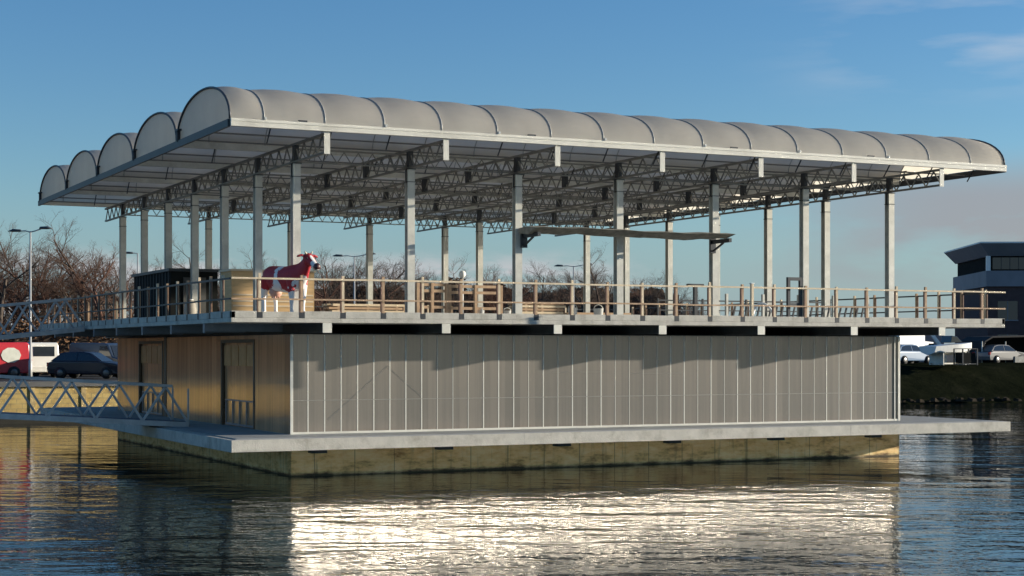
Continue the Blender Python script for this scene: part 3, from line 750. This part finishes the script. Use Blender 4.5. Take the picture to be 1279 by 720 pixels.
# ------------------------------------------------------------------ vehicles
def wheel(parent, x, y, r, w_=.2):
    s = 1 if y > 0 else -1
    tz = MB().tube([(x, y-s*w_, r), (x, y, r)], r, 20).build('wheel', black, parent)
    MB().tube([(x, y+s*.002, r), (x, y+s*.02, r)], [r*.62, r*.5], 14).build('rim', mat('rim_alloy', (.12, .12, .12), .35, .6), tz)
def vehicle(kind, px, depth, rz, paint, label, z=2.0, cat=None, two=None):
    t = empty(kind, at(px, depth, z), rz, label=label, cat=cat or 'car')
    pm = mat(paint[0], paint[1], .3, 0, .04, spec=.6)
    if kind == 'parked_car':
        Lc, Wd = 4.3, 1.76; r = .32
        prof = [(-2.1, .25), (2.05, .25), (2.14, .45), (2.1, .68), (1.9, .82), (1.05, .93), (-1.75, .96), (-2.08, .88), (-2.15, .55)]
        cab = [(1.0, .92), (.28, 1.40), (-.1, 1.46), (-1.05, 1.44), (-1.45, 1.36), (-1.98, .94)]
        inset = lambda zz: max(0, (zz-.9)*.38)
        MB().prism(prof, -Wd/2, Wd/2, lambda zz: .06 if zz < .4 else (.03 if zz > .85 else 0)).build('body', pm, t, bevel=.05)
        MB().prism(cab, -Wd/2+.04, Wd/2-.04, inset).build('cabin', pm, t, bevel=.04)
        g = MB(); g.prism([(.88, .96), (.26, 1.34), (-.35, 1.40), (-.35, .97)], -Wd/2+.028, Wd/2-.028, inset); g.prism([(-.42, .97), (-.42, 1.40), (-1.0, 1.38), (-1.4, 1.3), (-1.72, .98)], -Wd/2+.028, Wd/2-.028, inset)
        g.build('side_window', glass_d, t)
        MB().add([(1.02, -.68, .95), (1.02, .68, .95), (.33, .56, 1.39), (.33, -.56, 1.39)], [(0, 1, 2, 3)]).build('windscreen', glass_d, t)
        xs_ = (1.35, -1.35); zz = .66; xf = 2.1
    else:
        Lc = 4.9; Wd = 1.9; r = .34
        prof = [(-2.35, .3), (2.3, .3), (2.4, .5), (2.38, .85), (2.2, 1.02), (1.5, 1.18), (1.05, 1.85), (.7, 1.95), (-2.25, 1.98), (-2.38, 1.85), (-2.42, .6)]
        inset = lambda zz: .03 + max(0, (zz-1.1)*.10)
        MB().prism(prof, -Wd/2, Wd/2, inset).build('body', pm, t, bevel=.06)
        g = MB(); g.prism([(1.38, 1.22), (.98, 1.80), (.35, 1.80), (.35, 1.2)], -Wd/2-.002, Wd/2+.002, inset)
        g.build('side_window', glass_d, t)
        MB().add([(1.53, -.75, 1.2), (1.53, .75, 1.2), (1.1, .68, 1.82), (1.1, -.68, 1.82)], [(0, 1, 2, 3)]).build('windscreen', glass_d, t)
        MB().add([(-2.42, -.6, 1.2), (-2.41, -.6, 1.75), (-2.41, .6, 1.75), (-2.42, .6, 1.2)], [(0, 1, 2, 3)]).build('rear_window', glass_d, t)
        if two:
            MB().prism([(-1.35+two[2]*1.3*math.cos(k*math.pi/5), 1.28+two[2]*math.sin(k*math.pi/5)) for k in range(10)], -Wd/2-.004, Wd/2+.004, inset).build('side_decal', mat(two[0], two[1], .4), t)
        xs_ = (1.6, -1.5); zz = .8; xf = 2.36
    for x in xs_:
        for y in (-Wd/2-.01, Wd/2+.01): wheel(t, x, y, r)
    for sy in (-1, 1):
        MB().box(xf-.12, sy*.68-.16, zz-.07, xf+.035, sy*.68+.16, zz+.08).build('headlight', mat('headlamp_clear', (.75, .75, .7), .1), t, bevel=.02)
        MB().box(-xf-.06, sy*.76-.09, zz, -xf+.1, sy*.76+.09, zz+.22).build('tail_light', mat('tail_red', (.4, .02, .02), .2), t, bevel=.02)
    MB().box(xf-.02, -.5, .32, xf+.045, .5, .5).build('bumper', black, t)
    return t
vehicle('parked_car', 113, 92, R(-38), ('navy_paint', (.006, .010, .024)), 'dark navy hatchback parked on the quay facing right')
vehicle('parked_van', 134, 99, R(-62), ('slate_blue_paint', (.035, .05, .075)), 'dark slate blue van parked behind the navy hatchback', cat='van')
vehicle('parked_van', 38, 97, R(98), ('white_van_paint', (.72, .70, .62)), 'small cream white van parked right of the red van', cat='van', two=('green_sticker', (.12, .22, .1), .22))
vehicle('parked_van', -24, 91, R(189), ('red_van_paint', (.50, .03, .04)), 'bright red van with a pale panel parked at the left edge', cat='van', two=('pale_decal', (.6, .6, .5), .42))
# right bank
bz = 2.5
vehicle('parked_car', 1134, 124, R(12), ('pale_blue_paint', (.12, .20, .32)), 'pale blue car parked on the bank beside the barn corner', z=bz)
t = empty('box_truck', at(1137, 131, bz), R(10), label='white box truck parked behind the pale blue car', cat='truck'); t.scale = (.72, .72, .72)
MB().box(-2.9, -1.1, .9, 1.2, 1.1, 3.1).build('cargo_box', white, t, bevel=.04)
MB().prism([(1.3, .5), (2.9, .5), (3.0, 1.2), (2.7, 2.3), (1.3, 2.4)], -1.0, 1.0).build('cab', white, t, bevel=.06)
MB().prism([(1.9, 1.4), (2.95, 1.35), (2.72, 2.15), (1.9, 2.15)], -1.005, 1.005).build('window', glass_d, t)
for x in (2.1, -1.8):
    for y in (-1.05, 1.05): wheel(t, x, y, .42, .26)
# boat
t = empty('motor_boat', at(1186, 119, bz+.55), R(4), label='white open motor boat standing ashore on a cradle', cat='boat')
m = MB(); secs = []
vs = []; n = 12
for i in range(n+1):
    u = i/n; x = -2.0+4.2*u; wd = .85*(1-max(0, (u-.45)/.55)**2.2)+.01; kz = .12+.45*max(0, (u-.6)/.4)**2; gz = .75+.28*u
    vs += [(x, -wd, gz), (x, -wd*.8, kz+.22), (x, 0, kz), (x, wd*.8, kz+.22), (x, wd, gz)]
m.add(vs, [(i*5+k, i*5+k+1, (i+1)*5+k+1, (i+1)*5+k) for i in range(n) for k in range(4)]+[(0, 1, 2, 3, 4)]+[(i*5, (i+1)*5, (i+1)*5+4, i*5+4) for i in range(n)], False)
m.build('hull', white, t, fix=True)
MB().prism([(-.3, 1.0), (.8, 1.05), (.3, 1.45), (-.2, 1.5)], -.5, .5).build('windscreen', glass_d, t, bevel=.03)
MB().box(-1.2, -.7, -.55, -1.1, .7, .35).box(1.0, -.6, -.55, 1.1, .6, .35).box(-1.4, -.5, -.5, 1.6, -.4, -.4).box(-1.4, .4, -.5, 1.6, .5, -.4).build('cradle', galv, t)
t = empty('davit_crane', at(1180, 121, bz), R(-20), label='white angled crane arm rising behind the motor boat', cat='crane')
MB().box(-.15, -.15, 0, .15, .15, 1.1).build('mast', galv, t); MB().bar((0, 0, 1.0), (-1.0, 0, 2.3), .22, .22).build('arm', white, t)
# black arched shelter
t = empty('boat_shelter', at(1262, 132, bz), R(-4), label='black arched canvas shelter open to the water on the right bank', cat='shelter')
m = MB(); pr = [(-3.4, 0), (-3.35, 1.1), (-3.0, 1.75), (-2.3, 2.1), (2.6, 2.2), (3.2, 1.8), (3.4, 1.1), (3.4, 0)]
vs = [(x, -.9, zz) for x, zz in pr]+[(x, 2.2, zz) for x, zz in pr]; k = len(pr)
m.add(vs, [(i, i+1, i+1+k, i+k) for i in range(k-1)]+[tuple(range(k, 2*k))]); o = m.build('canvas', mat('black_canvas', (.012, .012, .014), .85), t)
sd = o.modifiers.new('thick', 'SOLIDIFY'); sd.thickness = .12
m = MB()
for x in (-3.3, -1.1, 1.1, 3.3): m.tube([(x, -.9, 0), (x, -.9, 1.7)], .05, 6)
m.build('pole', galv, t)
MB().box(-.5, -1.3, 0, 4.5, -1.1, .55).build('low_wall', conc, t)
t = empty('wire_crate', at(1207, 117.5, bz), R(-5), label='dark open frame crate between the boat and the black shelter', cat='crate')
m = MB()
for x in (-.6, .6):
    for y in (-.5, .5): m.box(x-.04, y-.04, 0, x+.04, y+.04, 1.15)
for zz in (.05, 1.1):
    m.box(-.56, -.53, zz, .56, -.47, zz+.06).box(-.56, .47, zz, .56, .53, zz+.06)
m.build('frame', darkst, t)
m = MB().box(-.52, -.45, .12, .52, .45, .85); m.build('load', shedm, t)
vehicle('parked_car', 1250, 131, R(8), ('silver_paint', (.13, .13, .13)), 'silver car parked under the black arched shelter', z=bz)

# ------------------------------------------------------------------ office building at right
t = empty('office_building', at(1303, 172, 2.0), -YAW-R(3), label='slate grey three-storey office with projecting slanted cornice at right', cat='building')
t.location.z = 2.0
slate = mat('slate_panel', (.19, .195, .22), .6, .1, .12, .5)
brick = mat('dark_brick', (.07, .045, .045), .9, 0, .2, 2)
x0, x1, dp = -5.7, 26, 16
MB().box(x0+.2, .0, 0, x1, dp, 8.0).build('ground_wall', brick, t)
MB().box(x0, -.25, 8.0, x1, dp, 9.6).build('parapet_band', slate, t)
MB().box(x0+.5, .1, 9.6, x1, dp, 11.1).build('top_wall', shedm, t)
m = MB(); pr = [(x0-.75, 12.35), (x0+.25, 11.1), (x1, 11.1), (x1, 12.35)]
m.add([(x0+.25, -.1, 11.1), (x1, -.1, 11.1), (x1, -1.1, 12.35), (x0-.75, -1.1, 12.35), (x0+.25, dp, 11.1), (x1, dp, 11.1), (x1, dp+1, 12.35), (x0-.75, dp+1, 12.35)],
      [(0, 1, 2, 3), (3, 2, 6, 7), (0, 3, 7, 4), (4, 7, 6, 5), (1, 5, 6, 2), (0, 4, 5, 1)])
m.build('cornice', slate, t)
MB().box(x0-.8, -1.15, 12.35, x1, dp+1, 12.5).build('roof_edge', white, t)
MB().box(x0+.05, -.2, 9.6, x0+.45, .2, 11.1).build('corner_pillar', white, t)
for i in range(8):
    a = x0+.7+i*3.8
    wo = MB().box(a, .02, 9.75, a+3.5, .098, 10.95).build('window', glass_d, t)
    f = MB()
    for k in range(1, 4): f.box(a+k*.87-.03, -.01, 9.75, a+k*.87+.03, .019, 10.95)
    f.build('mullion', darkst, wo)
for zz in (1.2, 4.6):
    for i in range(8):
        a = x0+1.2+i*3.6
        wo = MB().box(a, -.04, zz, a+2.0, -.002, zz+1.9).build('window', glass_d, t)
        MB().box(a-.08, -.08, zz-.12, a+2.08, -.041, zz-.001).box(a+.97, -.07, zz, a+1.03, -.041, zz+1.9).build('sill', slate, wo)
MB().box(x0+4.5, -.3, 2.2, x0+9, -.01, 6.8).build('blue_panel', mat('blue_grey_panel', (.12, .14, .2), .5), t)

# ------------------------------------------------------------------ street lamps
def lamp(px, depth, h, arm, label, z=2.0, rz=-YAW):
    t = empty('street_lamp', at(px, depth, z), rz, label=label, cat='street lamp', group='street lamps on the far quay')
    MB().tube([(0, 0, 0), (0, 0, 1.0), (0, 0, 1.02), (0, 0, h)], [.10, .10, .07, .045], 8).build('pole', polem, t)
    for s in ((-1, 1) if arm > 0 else (-1,)):
        a = abs(arm)
        MB().tube([(0, 0, h-.05), (s*a*.5, 0, h+.02), (s*a, 0, h+(.12 if s > 0 else -.0))], .035, 6).build('arm', polem, t)
        m = MB(); zc = h+(.14 if s > 0 else .0)
        m.tube([(s*a*.85, 0, zc), (s*a*.95, 0, zc+.03), (s*(a+.35), 0, zc+.04), (s*(a+.6), 0, zc)], [.05, .13, .15, .04], 10, flat=.55)
        m.build('lamp_head', mat('lamp_head_dark', (.06, .07, .08), .4), t)
lamp(38, 88, 7.75, .55, 'double-armed street lamp standing left of the barn on the quay')
lamp(443, 116, 8.0, .9, 'double-armed street lamp seen behind the first front column bay')
lamp(717, 130, 8.0, .9, 'double-armed street lamp farthest to the right, seen beyond the deck')
lamp(172, 118, 8.3, -.35, 'single-armed street lamp rising behind the dark shed')

# ------------------------------------------------------------------ bare trees
barks = [mat('bark_brown', (.085, .052, .034), .95, 0, .25, 3), mat('bark_grey', (.08, .06, .046), .95, 0, .25, 3), mat('bark_red', (.11, .052, .032), .95, 0, .25, 3)]
def rand_perp(d):
    v = Vector((random.gauss(0, 1), random.gauss(0, 1), random.gauss(0, 1))); v -= d*v.dot(d)
    return v.normalized()
def make_tree(seed, h, spread, bark, low=.25, detail=5):
    random.seed(seed)
    trunk = MB(); crown = MB(); tw = []
    def grow(p, d, ln, r, lvl, mb):
        n = 4; pts = [p]; rs = [r]; q = p.copy(); dd = d.copy()
        for i in range(n):
            dd = (dd + rand_perp(dd)*.13 + Vector((0, 0, .05))).normalized()
            q = q+dd*ln/n; pts.append(q.copy()); rs.append(r*(1-.55*(i+1)/n))
        mb.tube(pts, rs, 5 if lvl < 2 else 3, cap=False)
        if lvl >= detail: return
        nb = {0: 7, 1: 5, 2: 5, 3: 4, 4: 4}.get(lvl, 3)
        for k in range(nb):
            u = (low if lvl == 0 else .2) + (1-(low if lvl == 0 else .2))*(k+random.random())/nb
            i = min(n-1, int(u*n)); f = u*n-i
            bp = pts[i].lerp(pts[i+1], f); base = (pts[i+1]-pts[i]).normalized()
            ang = R(random.uniform(28, 60))*(spread if lvl == 0 else 1)
            nd = (base*math.cos(ang)+rand_perp(base)*math.sin(ang)).normalized(); nd.z = nd.z*.8+.12; nd.normalize()
            grow(bp, nd, ln*random.uniform(.48, .68)*(1.15-.35*u), rs[i]*.62, lvl+1, crown)
    grow(Vector((0, 0, -.1)), Vector((0, 0, 1)), h*.72, h*.024, 0, trunk)
    return trunk, crown
def tree_proto(seed, h, spread, bark, low=.25, name='bare_tree', detail=5):
    tr_, cr = make_tree(seed, h, spread, bark, low, detail)
    t = empty(name, (0, 0, 0))
    tr_.build('trunk', bark, t); cr.build('crown', bark, t)
    return t
protos = [tree_proto(11, 9, 1, barks[1]), tree_proto(23, 9, 1.15, barks[0]), tree_proto(37, 9, .9, barks[2], .1), tree_proto(51, 9, 1.25, barks[1], .15), tree_proto(68, 9, 1.1, barks[2], .05)]
used = set()
def plant_tree(pi, loc, s, rz, label, group='bare winter trees beyond the water'):
    p = protos[pi]
    o = p if pi not in used else copy_tree(p)
    used.add(pi)
    o.location = loc; o.scale = (s*random.uniform(.9, 1.15), s*random.uniform(.9, 1.15), s); o.rotation_euler = (0, 0, rz)
    tag(o, label, 'tree', group)
random.seed(5)
near_lab = {-18: 'reddish bare tree just beyond the left edge', 14: 'brown bare tree in the second row at the left edge', 46: 'bare tree in the second row just right of the left street lamp', 76: 'tallest bare tree of the second row at left', 118: 'reddish bare tree of the second row near the barn columns', 150: 'low wide bare tree behind the first side column', -40: 'bare tree reaching in from beyond the left edge', 4: 'bare grey tree at the left edge left of the street lamp', 60: 'reddish bare tree right of the left street lamp',
            100: 'wide bare tree between the left street lamp and the barn columns', 135: 'bare brown tree right beside the first side column', 22: 'tangled bare tree directly behind the left street lamp'}
for px, dp, s, pi in ((-40, 118, 1.0, 0), (-18, 128, 1.1, 2), (14, 131, 1.08, 1), (46, 129, 1.05, 0), (76, 133, 1.15, 4), (118, 130, 1.05, 2), (150, 127, .9, 3), (4, 112, 1.0, 3), (22, 124, .95, 4), (60, 116, .98, 2), (100, 120, 1.02, 1), (135, 114, .93, 4)):
    plant_tree(pi, at(px, dp, 2), s, random.uniform(0, 6), near_lab[px])
far_w = ['bare tree showing above the deck railing among its neighbours']
for px in range(160, 880, 17):
    x_ = px + random.uniform(-6, 6); dp = random.uniform(165, 215)
    if px < 390: tgt = random.uniform(322, 338) if random.random() < .5 else 340
    elif px < 480: tgt = random.uniform(318, 332)
    elif px < 720: tgt = random.uniform(332, 350)
    elif px < 800: tgt = random.uniform(328, 345)
    else: tgt = 352+(px-800)*.28
    h = (436.5-tgt)*dp/2111+1.6
    plant_tree(random.randrange(5), at(x_, dp, 2), h/9*1.0, random.uniform(0, 6), 'bare winter tree in the far row behind the deck railing')
for i in range(16):   # further trees to the left along the quay
    plant_tree(random.randrange(5), Vector((-14-i*6+random.uniform(-2, 2), 66+random.uniform(-5, 14), 2)), random.uniform(.9, 1.1), random.uniform(0, 6), 'bare winter tree on the quay beyond the left edge')
# brown hedges
def hedge(name, x0, x1, y, h, d, cols, label, zb=2.0, n=9000):
    random.seed(int(x0*7) & 255)
    t = empty(name, ((x0+x1)/2, y, zb), label=label, cat='hedge')
    hw = (x1-x0)/2
    core = MB()
    core.box(-hw+.2, .25, 0, hw-.2, d-.25, h*(.84 if h > 6 else .72)); core.build('stems', cols[0], t)
    m = MB()
    for i in range(n):
        x = random.uniform(-hw, hw); top = h*(.82+.25*noise.noise(Vector((x*.35+x0, y, 0)))+.1*noise.noise(Vector((x*1.3, y, 3))))
        zz = top*(1-random.random()**1.6*.98); yy = d*.5+(random.random()**.5*random.choice((-1, 1)))*d*.55
        s = random.uniform(.06, .17)*(2.3 if h > 6 else 1); a = Vector((random.gauss(0, 1), random.gauss(0, 1), random.gauss(0, 1))).normalized(); b_ = rand_perp(a)
        p = Vector((x, yy, zz)); m.add([p-a*s, p+b_*s*.5, p+a*s*1.3, p-b_*s*.5], [(0, 1, 2, 3)])
    m.build('foliage', cols[1], t)
hb = mat('hedge_russet', (.18, .10, .055), .95, 0, .5, 1.2, spec=.05); hs_ = mat('hedge_stem', (.05, .033, .022), .95, 0, .3, 2)
hd = mat('hedge_dark', (.10, .064, .042), .95, 0, .5, .8, spec=.05)
hedge('beech_hedge', -42, 24, 62, 3.9, 1.6, (hs_, hb), 'russet brown beech hedge behind the parked vehicles at left', n=26000)
hedge('thicket', 44, 106, 150, 10.6, 5, (hs_, hd), 'dense dark thicket under the far row of trees', n=70000)
# far row of houses seen through the railing
for k, (px0, px1, dpt, h, col) in enumerate(((835, 905, 190, 4.6, (.35, .30, .28)), (915, 1010, 200, 3.2, (.45, .43, .42)), (1020, 1180, 210, 4.2, (.30, .27, .27)))):
    lb = ['low pale flat-roofed shed behind the T-shaped post', 'long low white-roofed shed behind the feed barrier', 'low grey shed row left of the slate office'][k]
    a = at(px0, dpt, 2); c = at(px1, dpt, 2); wd = (c-a).length
    t = empty('far_shed', (a+c)/2, -YAW, label=lb, cat='shed')
    MB().box(-wd/2, 0, 0, wd/2, 9, h).build('wall', mat('shed_wall_%d' % k if False else ('pale_wall', 'white_wall', 'grey_wall')[k], col, .85), t)
    MB().box(-wd/2-.3, -.3, h, wd/2+.3, 9.3, h+.3).build('roof', white if k == 1 else slate, t)
    for i in range(int(wd/2.5)): MB().box(-wd/2+.8+i*2.5, -.03, 1.0, -wd/2+2.1+i*2.5, -.002, 2.3).build('window', glass_d, t)
